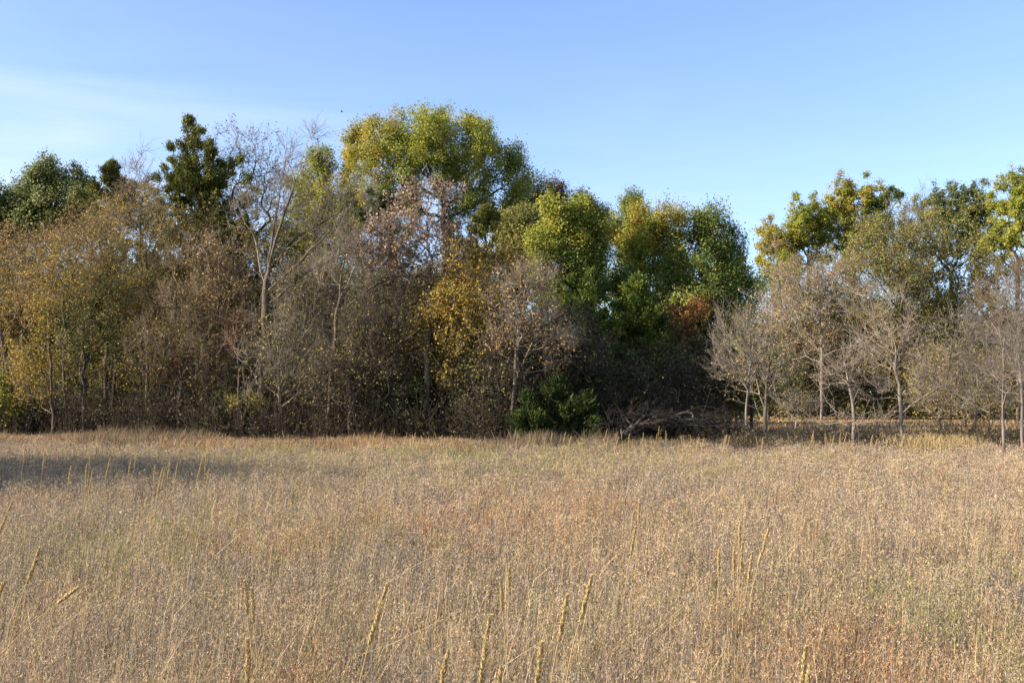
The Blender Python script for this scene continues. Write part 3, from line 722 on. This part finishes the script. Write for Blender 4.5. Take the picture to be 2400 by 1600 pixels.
    tree('bare_tree', 'straight slim bare tree standing nearest in the meadow with level side twigs', 25.5, 2349, [(2351, 980), (2350, 900), (2345, 830), (2345, 770)],
         [(2330, 780, 55, 45), (2350, 850, 70, 60), (2300, 870, 40, 40), (2385, 900, 50, 45), (2345, 720, 35, 35), (2300, 940, 40, 30)], 'bare', n=180, lpc=0, R=0.0396, bark='grey', r0=.0055, tl=.5)
    tree('bare_tree', 'slim bare tree cut by the edge beside the straight one', 29, 2400, [(2398, 980), (2392, 900), (2388, 830), (2392, 740)],
         [(2400, 720, 45, 60), (2380, 800, 40, 50), (2430, 800, 50, 70), (2380, 900, 40, 40)], 'bare', n=132, lpc=0, R=0.0432, bark='grey')
    # farther trees on the open side
    tree('leafy_tree', 'dull olive tree thick with small leaves behind the pale bare tree', 84, 2235, [(2235, 850), (2232, 700)],
         [(2220, 540, 86, 60), (2200, 600, 103, 66), (2270, 600, 69, 72), (2230, 680, 114, 72), (2290, 700, 57, 72), (2180, 740, 80, 72)], 'thin', n=620, pal='olive', lpc=80, ls=.15, tw=2, tl=1.1, R=0.144, r0=.014)
    tree('leafy_tree', 'tan olive thin tree with a visible dark limb beside the dull olive tree', 82, 2120, [(2120, 850), (2115, 740)],
         [(2080, 560, 69, 60), (2030, 600, 63, 60), (2110, 610, 69, 72), (2050, 680, 92, 72), (2130, 700, 69, 72)], 'thin', n=460, pal='olive', lpc=60, ls=.14, tw=3, tl=1.2, R=0.13, bark='brown', r0=.014,
         limbs=[[(2112, 740), (2060, 660), (1985, 590)], [(2115, 740), (2120, 650), (2100, 560)]])
    tree('bare_tree', 'pale tan bushy tree with hazy bare twigs below the green oaks', 80, 1925, [(1925, 880), (1925, 780)],
         [(1940, 650, 80, 54), (1880, 690, 69, 60), (1960, 720, 80, 72), (1840, 620, 46, 60), (1900, 760, 92, 72), (1830, 700, 46, 60)], 'thin', n=380, pal='tan', lpc=35, ls=.13, tw=6, tl=1.0, R=0.115, bark='pale', r0=.014)
    tree('leafy_tree', 'small yellow green tree below the green oaks', 90, 1850, [(1850, 850), (1848, 720)], [(1845, 645, 41, 45), (1860, 690, 46, 48)], 'oak', n=241, pal='ygreen')
    tree('leafy_tree', 'yellow brown narrow tree at the end of the farther crowns', 98, 1815, [(1815, 850), (1815, 650)], [(1808, 560, 34, 42), (1825, 610, 43, 48)], 'oak', n=261, pal='yellow', ls=.18)
    tree('oak_tree', 'green oak with a lower round crown among the farther trees', 99, 1895, [(1895, 850), (1895, 640)], [(1870, 530, 43, 45), (1910, 520, 51, 50), (1890, 575, 69, 42)], 'oak', n=443, pal='ygreen', ls=.18, R=0.202)
    tree('oak_tree', 'yellow green oak with the tallest round crown of the farther trees', 101, 2000, [(2000, 850), (2000, 640)],
         [(1960, 490, 51, 48, 0, 'oaktop'), (2010, 470, 55, 40, 0, 'oaktop'), (1985, 530, 80, 54), (2060, 495, 51, 48, 0, 'green'), (2030, 560, 69, 54)], 'oak', n=664, pal='ygreen', ls=.18, R=0.23)
    tree('oak_tree', 'grey green oak behind the dull olive tree', 102, 2230, [(2230, 850), (2230, 640)], [(2205, 490, 57, 45), (2260, 475, 57, 45), (2300, 510, 46, 72), (2230, 540, 92, 60)], 'oak', n=644, pal='glossy', ls=.18, R=0.216)
    tree('oak_tree', 'bright green oak cut by the edge, rising highest over the bare trees', 97, 2385, [(2385, 850), (2385, 640)], [(2370, 460, 48, 54), (2420, 470, 57, 60), (2380, 530, 69, 72), (2360, 590, 57, 48)], 'oak', n=604, pal='ygreen', ls=.18, R=0.216)
    tree('bare_tree', 'hazy brown bare tree under the bright green oak', 78, 2385, [(2385, 880), (2385, 780)], [(2370, 660, 63, 60), (2340, 720, 69, 72), (2410, 700, 57, 84), (2360, 780, 69, 60)], 'thin', n=330, pal='brownol', lpc=17, tw=6, tl=1.2, R=0.115, r0=.014)
    tree('bare_tree', 'grey leafless treetop between the farther oaks', 95, 2120, [(2120, 850), (2120, 640)], [(2120, 530, 51, 48), (2150, 500, 34, 60), (2100, 580, 57, 48)], 'bare', n=190, lpc=3, pal='brownol', R=0.144, r0=.012, tl=1.2)
    # the dense middle of the wood
    rng = np.random.default_rng(41)
    sky_x = (-100, 0, 200, 290, 400, 520, 600, 700, 900, 1100, 1250, 1400, 1700, 1800)
    sky_y = (505, 500, 480, 455, 450, 490, 530, 540, 585, 620, 730, 810, 830, 830)
    for row, (y0, y1) in enumerate(((41, 43), (44.5, 47), (49, 52))):
        for px in range(-90 + 30 * row, 1770, 92):
            x = px + rng.uniform(-22, 22); Y = rng.uniform(y0, y1)
            tp = float(np.interp(x, sky_x, sky_y)) + rng.uniform(0, 60) - 12 * row
            lo = 880 if 180 < x < 320 else 905 if x > 1610 else 950
            bl = [(x + rng.uniform(-25, 25), tp + 55, 50, 55), (x - 25, (tp + lo) / 2 - 20, 60, 75), (x + 25, (tp + lo) / 2 + 15, 60, 75), (x + rng.uniform(-20, 20), lo - 45, 65, 60)]
            tree('autumn_tree', 'brownish twiggy tree in the dense middle of the wood', Y, x, [(x, 900), (x + rng.uniform(-15, 15), tp + 120)], bl, 'inner',
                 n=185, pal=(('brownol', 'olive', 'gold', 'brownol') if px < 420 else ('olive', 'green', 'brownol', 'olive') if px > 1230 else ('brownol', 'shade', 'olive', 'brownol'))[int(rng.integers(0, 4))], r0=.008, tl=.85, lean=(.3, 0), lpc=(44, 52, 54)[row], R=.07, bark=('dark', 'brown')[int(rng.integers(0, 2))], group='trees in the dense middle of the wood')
    for i, (x, tp, lo, Y, pl, lp) in enumerate(((1800, 640, 960, 86, 'olive', 22), (1850, 690, 965, 92, 'olive', 40), (1900, 610, 940, 90, 'brownol', 26), (1960, 600, 900, 94, 'olive', 36), (2030, 590, 890, 90, 'olive', 30), (2100, 610, 950, 88, 'olive', 36),
                             (2160, 600, 965, 86, 'olive', 40), (2230, 690, 965, 84, 'olive', 36), (2300, 640, 965, 88, 'brownol', 32), (2360, 730, 965, 82, 'brownol', 30), (2420, 690, 965, 86, 'brownol', 30), (2200, 790, 985, 44, 'brownol', 16), (2262, 810, 985, 42, 'tan', 14), (2318, 830, 985, 41, 'brownol', 14))):
        big = 1.0 if Y < 50 else 2.0
        tree('autumn_tree', 'hazy tan and olive tree with fine bare twigs behind the pale bare trees', Y, x, [(x, 950), (x + (-12, 10, 0)[i % 3], tp + 100)],
             [(x, tp + 45, 48, 50), (x - 24, (tp + lo) / 2, 55, 65), (x + 27, (tp + lo) / 2 + 15, 55, 65), (x, lo - 45, 62, 45)], 'inner', n=240, pal=pl, lpc=lp * 1.7, ls=.09 * big, R=.05 * big, bark='dark', twig='brown', tw=3, tl=.7 * big, r0=.008 * big,
             sp=.26 * big, cs=.45 * big, group='hazy trees behind the pale bare trees')
    # middle distance on the open side
    for x, tp, Y, pl in ((1800, 700, 84, 'tan'), (1880, 770, 92, 'brownol'), (1960, 760, 90, 'shade'), (2030, 720, 88, 'brownol'), (2090, 750, 93, 'shade'), (2170, 700, 86, 'brownol'), (2250, 740, 90, 'olive'), (2330, 730, 87, 'brownol'), (2410, 720, 90, 'brownol'), (2480, 720, 88, 'olive')):
        tree('autumn_tree', 'dusky brown tree at the far end of the meadow under the distant oaks', Y, x, [(x, 880)], [(x, tp + 50, 50, 55), (x + 20, tp + 130, 60, 60), (x - 25, tp + 140, 60, 60), (x, 920, 60, 35)],
             'far', n=170, pal=pl, ls=.22, lpc=50, R=.12, tw=4, group='trees at the far end of the meadow')
    # dark wood closing the far meadow and standing behind the thicket
    rng = np.random.default_rng(77)
    for i, px in enumerate(list(range(1760, 2560, 62)) + list(range(-60, 1760, 110)) + [352, 372]):
        Y = rng.uniform(103, 112) if px > 1700 else rng.uniform(60, 70)
        s = 1.0 if px > 1700 else 1.35
        x = px + rng.uniform(-15, 15)
        h = rng.uniform(0, 26)
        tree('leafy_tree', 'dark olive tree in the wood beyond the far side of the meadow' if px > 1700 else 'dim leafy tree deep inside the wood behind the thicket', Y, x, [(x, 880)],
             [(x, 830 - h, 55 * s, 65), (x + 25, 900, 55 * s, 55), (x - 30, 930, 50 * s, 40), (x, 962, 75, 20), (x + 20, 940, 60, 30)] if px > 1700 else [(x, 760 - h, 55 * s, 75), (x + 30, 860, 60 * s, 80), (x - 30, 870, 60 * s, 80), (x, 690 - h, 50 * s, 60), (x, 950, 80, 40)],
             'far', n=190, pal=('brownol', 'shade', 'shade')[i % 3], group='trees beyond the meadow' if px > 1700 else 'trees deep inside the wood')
    # trees standing outside the picture whose shadow lies across the meadow
    for i, (X, Y) in enumerate([(-17.8, 15.6), (-18.6, 19.8)]):
        px = 1200 + X / Y * FPX
        top = 950 - (5.6, 4.9)[i] / Y * FPX
        s = FPX / Y
        tree('leafy_tree', 'round olive tree out in the meadow beyond the edge of the view', Y, px, [(px, top + 4.5 * s)],
             [(px, top + 1.6 * s, 2.1 * s, 1.7 * s), (px + 1.2 * s, top + 3 * s, 2.0 * s, 1.6 * s), (px - 1.2 * s, top + 3.2 * s, 2.0 * s, 1.6 * s)], 'oak', n=330, pal='olive', ls=.12, lpc=60, depth=1.25, sp=.3, group='meadow trees outside the view')

# fallen tree: a limb heap lying along the wood edge
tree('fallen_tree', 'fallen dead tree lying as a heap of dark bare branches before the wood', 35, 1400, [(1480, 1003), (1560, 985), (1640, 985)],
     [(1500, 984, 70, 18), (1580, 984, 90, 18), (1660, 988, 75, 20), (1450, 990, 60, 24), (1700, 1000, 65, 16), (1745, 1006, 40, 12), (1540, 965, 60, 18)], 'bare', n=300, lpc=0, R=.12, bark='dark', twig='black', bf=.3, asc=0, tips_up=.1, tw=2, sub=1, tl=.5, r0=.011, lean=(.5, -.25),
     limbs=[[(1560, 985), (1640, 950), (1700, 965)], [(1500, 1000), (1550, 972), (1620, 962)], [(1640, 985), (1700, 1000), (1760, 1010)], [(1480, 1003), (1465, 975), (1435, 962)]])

# brambles and brushwood filling the foot of the wood
def undergrowth():
    rng = np.random.default_rng(9)
    k = 10500
    px = rng.uniform(-150, 1650, k); Y = (rng.uniform(37.6, 45, k) + 1.6 * (vnoise(px, 0 * px, 60.0, 8) - .5)) * wood_edge(px); X = (px - 1200) / FPX * Y
    gap = (px > 195) & (px < 300) & (Y < 50)
    keepp = ~gap | (rng.random(k) < .12)
    X, Y = X[keepp], Y[keepp]; k = len(X)
    hh = rng.uniform(.8, 3.2, k) * (.6 + .6 * vnoise(X, Y, 3.0, 31))
    k2 = 1500                                      # low scrub about the feet of the bare trees
    px2 = rng.uniform(1700, 2480, k2); Y2 = rng.uniform(29, 37, k2); X2 = (px2 - 1200) / FPX * Y2
    ok = vnoise(X2, Y2, 1.4, 33) > .5
    X, Y = np.concatenate((X, X2[ok])), np.concatenate((Y, Y2[ok]))
    hh = np.concatenate((hh, rng.uniform(.45, 1.05, ok.sum()))); k = len(X)
    p0 = np.stack((X, Y, np.zeros(k)), 1)
    d = unit(rng.normal(size=(k, 3)) * (.5, .5, .1) + (0, 0, 1))
    p1 = p0 + d * hh[:, None]
    parts = [tubes(p0, p1, unit(d + rng.normal(size=(k, 3)) * .3), unit(d + rng.normal(size=(k, 3)) * .6), np.full(k, .014), np.full(k, .006), 3, 3)]
    i = np.repeat(np.arange(k), 5); m = len(i)
    q0 = p0[i] + (p1 - p0)[i] * rng.uniform(.25, 1, m)[:, None]
    d2 = unit(d[i] * .4 + rng.normal(size=(m, 3)) * .8 + (0, 0, .2))
    q1 = q0 + d2 * rng.uniform(.3, .95, m)[:, None]
    parts.append(tubes(q0, q1, d2, unit(d2 + rng.normal(size=(m, 3)) * .5), np.full(m, .008), np.full(m, .004), 2, 3))
    V1, Q1 = join(parts)
    c1 = np.repeat(np.array([(.075, .057, .044)]) , len(V1), 0) * rng.uniform(.7, 1.3, (len(V1), 1))  # stems darkened, the shade at the wood's foot put into their colour
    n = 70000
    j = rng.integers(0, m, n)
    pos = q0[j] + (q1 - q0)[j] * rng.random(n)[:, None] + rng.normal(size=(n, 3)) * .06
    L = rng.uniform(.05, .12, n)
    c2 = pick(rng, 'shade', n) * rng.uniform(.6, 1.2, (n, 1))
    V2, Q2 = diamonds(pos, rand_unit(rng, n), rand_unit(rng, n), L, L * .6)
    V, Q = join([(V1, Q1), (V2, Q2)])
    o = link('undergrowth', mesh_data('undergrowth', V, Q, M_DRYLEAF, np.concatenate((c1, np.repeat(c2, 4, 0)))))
    tag(o, 'dark tangle of brambles and brushwood at the foot of the wood', 'undergrowth', kind='stuff')
undergrowth()

# ------------------------------------------------------------------ tall grass stalks with plume heads
M_STEM = noise_material('straw_stem', (.34, .235, .10), (.46, .33, .16), 20)

def stalk_meshes(seed, H, head, bend, hr):
    rng = np.random.default_rng(seed)
    t = np.linspace(0, 1, 14)
    c = np.stack((bend * H * t ** 2.2, .2 * bend * H * t ** 2, H * t * (1 - .18 * abs(bend) * t)), 1)
    c[1:-1] += rng.normal(size=(12, 3)) * .003
    tg = unit(np.gradient(c, axis=0))
    rr = np.interp(t, (0, 1), (.0034, .0016))
    V, Q = tubes(c[:-1], c[1:], tg[:-1], tg[1:], rr[:-1], rr[1:], 1, 6)
    stem = mesh_data('stem', V, Q, M_STEM, smooth=True)
    n = 520
    u = rng.random(n); s = 1 - head / H * (1 - u)
    f = lambda w: np.stack([np.interp(w, t, c[:, k]) for k in range(3)], 1)
    p = f(s); ax = unit(f(np.minimum(s + .01, 1)) - f(s - .01))
    prof = hr * np.interp(u, (0, .12, .45, .8, 1), (.4, .95, 1, .6, .15)) * (.55 + .75 * vnoise(u * 17, u * 0 + seed, 1.0, seed))
    o = rand_unit(rng, n); o = unit(o - ax * (o * ax).sum(1)[:, None])
    p = p + o * (prof * rng.uniform(.25, .95, n))[:, None]
    A = unit(ax * 1.0 + o * .55 + rng.normal(size=(n, 3)) * .15)
    L = rng.uniform(.012, .024, n)
    V, Q = diamonds(p - A * .006, A, o, L, L * .36)
    cc = np.array((.56, .43, .21)) * rng.uniform(.7, 1.25, (n, 1)) * rng.uniform(.93, 1.07, (n, 3))
    return stem, mesh_data('seed_head', V, Q, M_GRASS, np.repeat(cc, 4, 0))

STALKS = [stalk_meshes(11, 1.0, .20, .05, .0095), stalk_meshes(12, 1.0, .27, .09, .0088), stalk_meshes(13, 1.0, .18, .03, .0095), stalk_meshes(14, 1.0, .23, .12, .009)]
BROKEN = stalk_meshes(15, 1.0, .07, .6, .004)

def stalk(px, py, z, lean_px, label, group=None, kindn=None, wide=1.0):
    """tip at photo pixel (px, py), tip height z; lean_px: how far the tip stands off its foot per 100 px of height"""
    rng = np.random.default_rng(int(px * 31 + py))
    Y = (CAM_H - z) * FPX / (py - HORIZON) if py > HORIZON + 12 else 33.0
    v = kindn if kindn is not None else int(rng.integers(0, 4))
    st, hd = STALKS[v] if v < 4 else BROKEN
    nat = (.05, .09, .03, .12, .6)[v]
    tip = at(px, py, Y)
    s = tip[2] / (1 - .18 * nat)
    want = lean_px / 100.0
    rot = 0.0 if want >= 0 else math.pi
    r = tag(bpy.data.objects.new('grass_stalk', None), label, 'grass stalk', group)
    r.empty_display_size = .1
    COL.objects.link(r)
    tilt = math.atan(abs(want)) - math.atan(nat / (1 - .18 * nat))
    r.rotation_euler = (0, tilt if rot == 0 else -tilt, 0)
    if rot: r.scale = (-s * wide, s * wide, s)
    else: r.scale = (s * wide, s * wide, s)
    r.location = (tip[0] - want * tip[2], Y, 0)
    for nm, me in (('stem', st), ('seed_head', hd)):
        o = link(nm, me, r)
    return r

NEAR = [
    (912, 1355, .97, 22, 'thick golden grass plume with a nodding tip, the largest in the middle of the meadow', 1),
    (1390, 1337, .97, 22, 'slanting golden grass plume, the higher of the two close together', 0),
    (1330, 1390, .93, 14, 'golden grass plume just beside the highest slanting one', 0),
    (1150, 1445, .90, 7, 'upright golden plume with a dark shaded side between the nodding and the paired plumes', 1),
    (1052, 1515, .88, 18, 'golden plume tip leaning at the bottom edge beside the upright shaded plume', 2),
    (1270, 1505, .88, 8, 'golden plume rising from the bottom edge below the slanting pair', 0),
    (1174, 1562, .86, 5, 'small pale plume tip just showing above the bottom edge', 2),
    (1890, 1515, .88, 9, 'golden plume at the bottom edge, the larger of two tips standing alone', 0),
    (1899, 1558, .86, 9, 'shorter golden plume tip next to the larger one standing alone', 2),
    (578, 1500, .88, -2, 'straight golden plume rising from the bottom edge among grey weeds', 2),
    (95, 1270, .97, 26, 'thin golden plume leaning over the pale weeds, with a long bare stem', 0),
    (32, 1163, .97, 30, 'golden plume slanting in from the edge of the picture near the shadow', 1),
    (8, 1355, .95, 20, 'half cut yellowish plume at the edge below the slanting one', 1),
    (138, 1415, .84, 55, 'bent pale straw leaning low over grey weeds', 4),
    (572, 1360, .86, -10, 'short upright golden plume above the straight one at the bottom edge', 2),
    (588, 1378, .85, -8, 'shorter companion beside the short upright golden plume', 2),
    (1195, 1320, .88, 2, 'small upright plume standing alone mid meadow', 2),
    (1172, 1355, .84, -6, 'tiny thin plume beside the small upright plume', 2),
    (1500, 1170, 1.0, 6, 'tall thin plume standing alone in the brown middle field', 2),
    (1490, 1232, .90, 14, 'shorter thin plume leaning beside the tall thin one', 0),
    (1736, 1222, .95, 5, 'tallest straw of the clump of thin plumes', 2),
    (1687, 1285, .88, 4, 'plump pale plume at the near side of the clump of thin plumes', 2),
    (1722, 1282, .88, 3, 'thin plume in the middle of the clump', 2),
    (1741, 1272, .88, 4, 'thin plume close behind the tallest straw of the clump', 0),
    (1764, 1292, .86, 12, 'leaning thin plume at the open end of the clump', 0),
    (1808, 1224, .95, 24, 'slanting plume standing a little apart from the clump', 1),
]
for a in NEAR: stalk(*a[:5], kindn=a[5])
rng = np.random.default_rng(3)
for px, py in [(176, 1062), (168, 1092), (228, 1046), (214, 1060), (205, 1088), (222, 1100), (284, 1032), (296, 1028), (392, 1092), (404, 1068), (428, 1060), (421, 1085), (388, 1098), (308, 1080), (320, 1070), (487, 1062), (480, 1072),
               (492, 1098), (475, 1074), (365, 1090), (212, 1012), (180, 1005), (262, 1070), (110, 1055), (60, 1045)]:
    stalk(px, py, rng.uniform(.92, 1.12), rng.uniform(2, 18), 'pale plume catching sun above the dark shadow on the meadow', 'plumes over the meadow shadow', wide=.75)
px = 430.0
while px < 1560:
    px += rng.exponential(17 if px > 780 else 34) + 1
    stalk(px, rng.normal(1016, 10), rng.uniform(.82, 1.12), rng.normal(4, 13), 'pale thin plume standing along the dark foot of the wood', 'plumes along the wood edge', wide=1.05)
px = 1540.0
while px < 2180:
    px += rng.exponential(16) + 1
    stalk(px, rng.normal(1020, 9), rng.uniform(.86, 1.08), rng.normal(4, 10), 'pale thin plume near the fallen branches and the small bare trees', 'plumes before the fallen tree and bare trees', wide=1.05)

# ------------------------------------------------------------------ a bird over the wood
def bird():
    b = at(801, 262, 120)
    L = .34
    a = np.linspace(0, 1, 7)
    c = np.stack((L * (a - .5), 0 * a, .02 * np.sin(a * 3)), 1); r = .055 * np.sin(a * math.pi) ** .7 + .006
    tg = unit(np.gradient(c, axis=0))
    body = tubes(c[:-1], c[1:], tg[:-1], tg[1:], r[:-1], r[1:], 1, 8)
    wv = []
    for s in (-1, 1):
        n = 6; u = np.linspace(0, 1, n)
        le = np.stack((.08 - .10 * u ** 2, s * .38 * u, .05 + .16 * u - .12 * u ** 2), 1)
        te = le - np.stack((.15 * (1 - u * .8), 0 * u, .01 + 0 * u), 1)
        V = np.concatenate((le, te, le - (0, 0, .012), te - (0, 0, .012)))
        Q = []
        for i in range(n - 1):
            Q += [(i, i + 1, n + i + 1, n + i), (2 * n + i, 3 * n + i, 3 * n + i + 1, 2 * n + i + 1), (i, 2 * n + i, 2 * n + i + 1, i + 1), (n + i, n + i + 1, 3 * n + i + 1, 3 * n + i)]
        wv.append((V, np.array(Q)))
    V, Q = join([body] + wv)
    o = link('bird', mesh_data('bird', V, Q, BARK['dark']), loc=b)
    tag(o, 'tiny dark bird flying in the sky beside the tallest tree', 'bird')
bird()
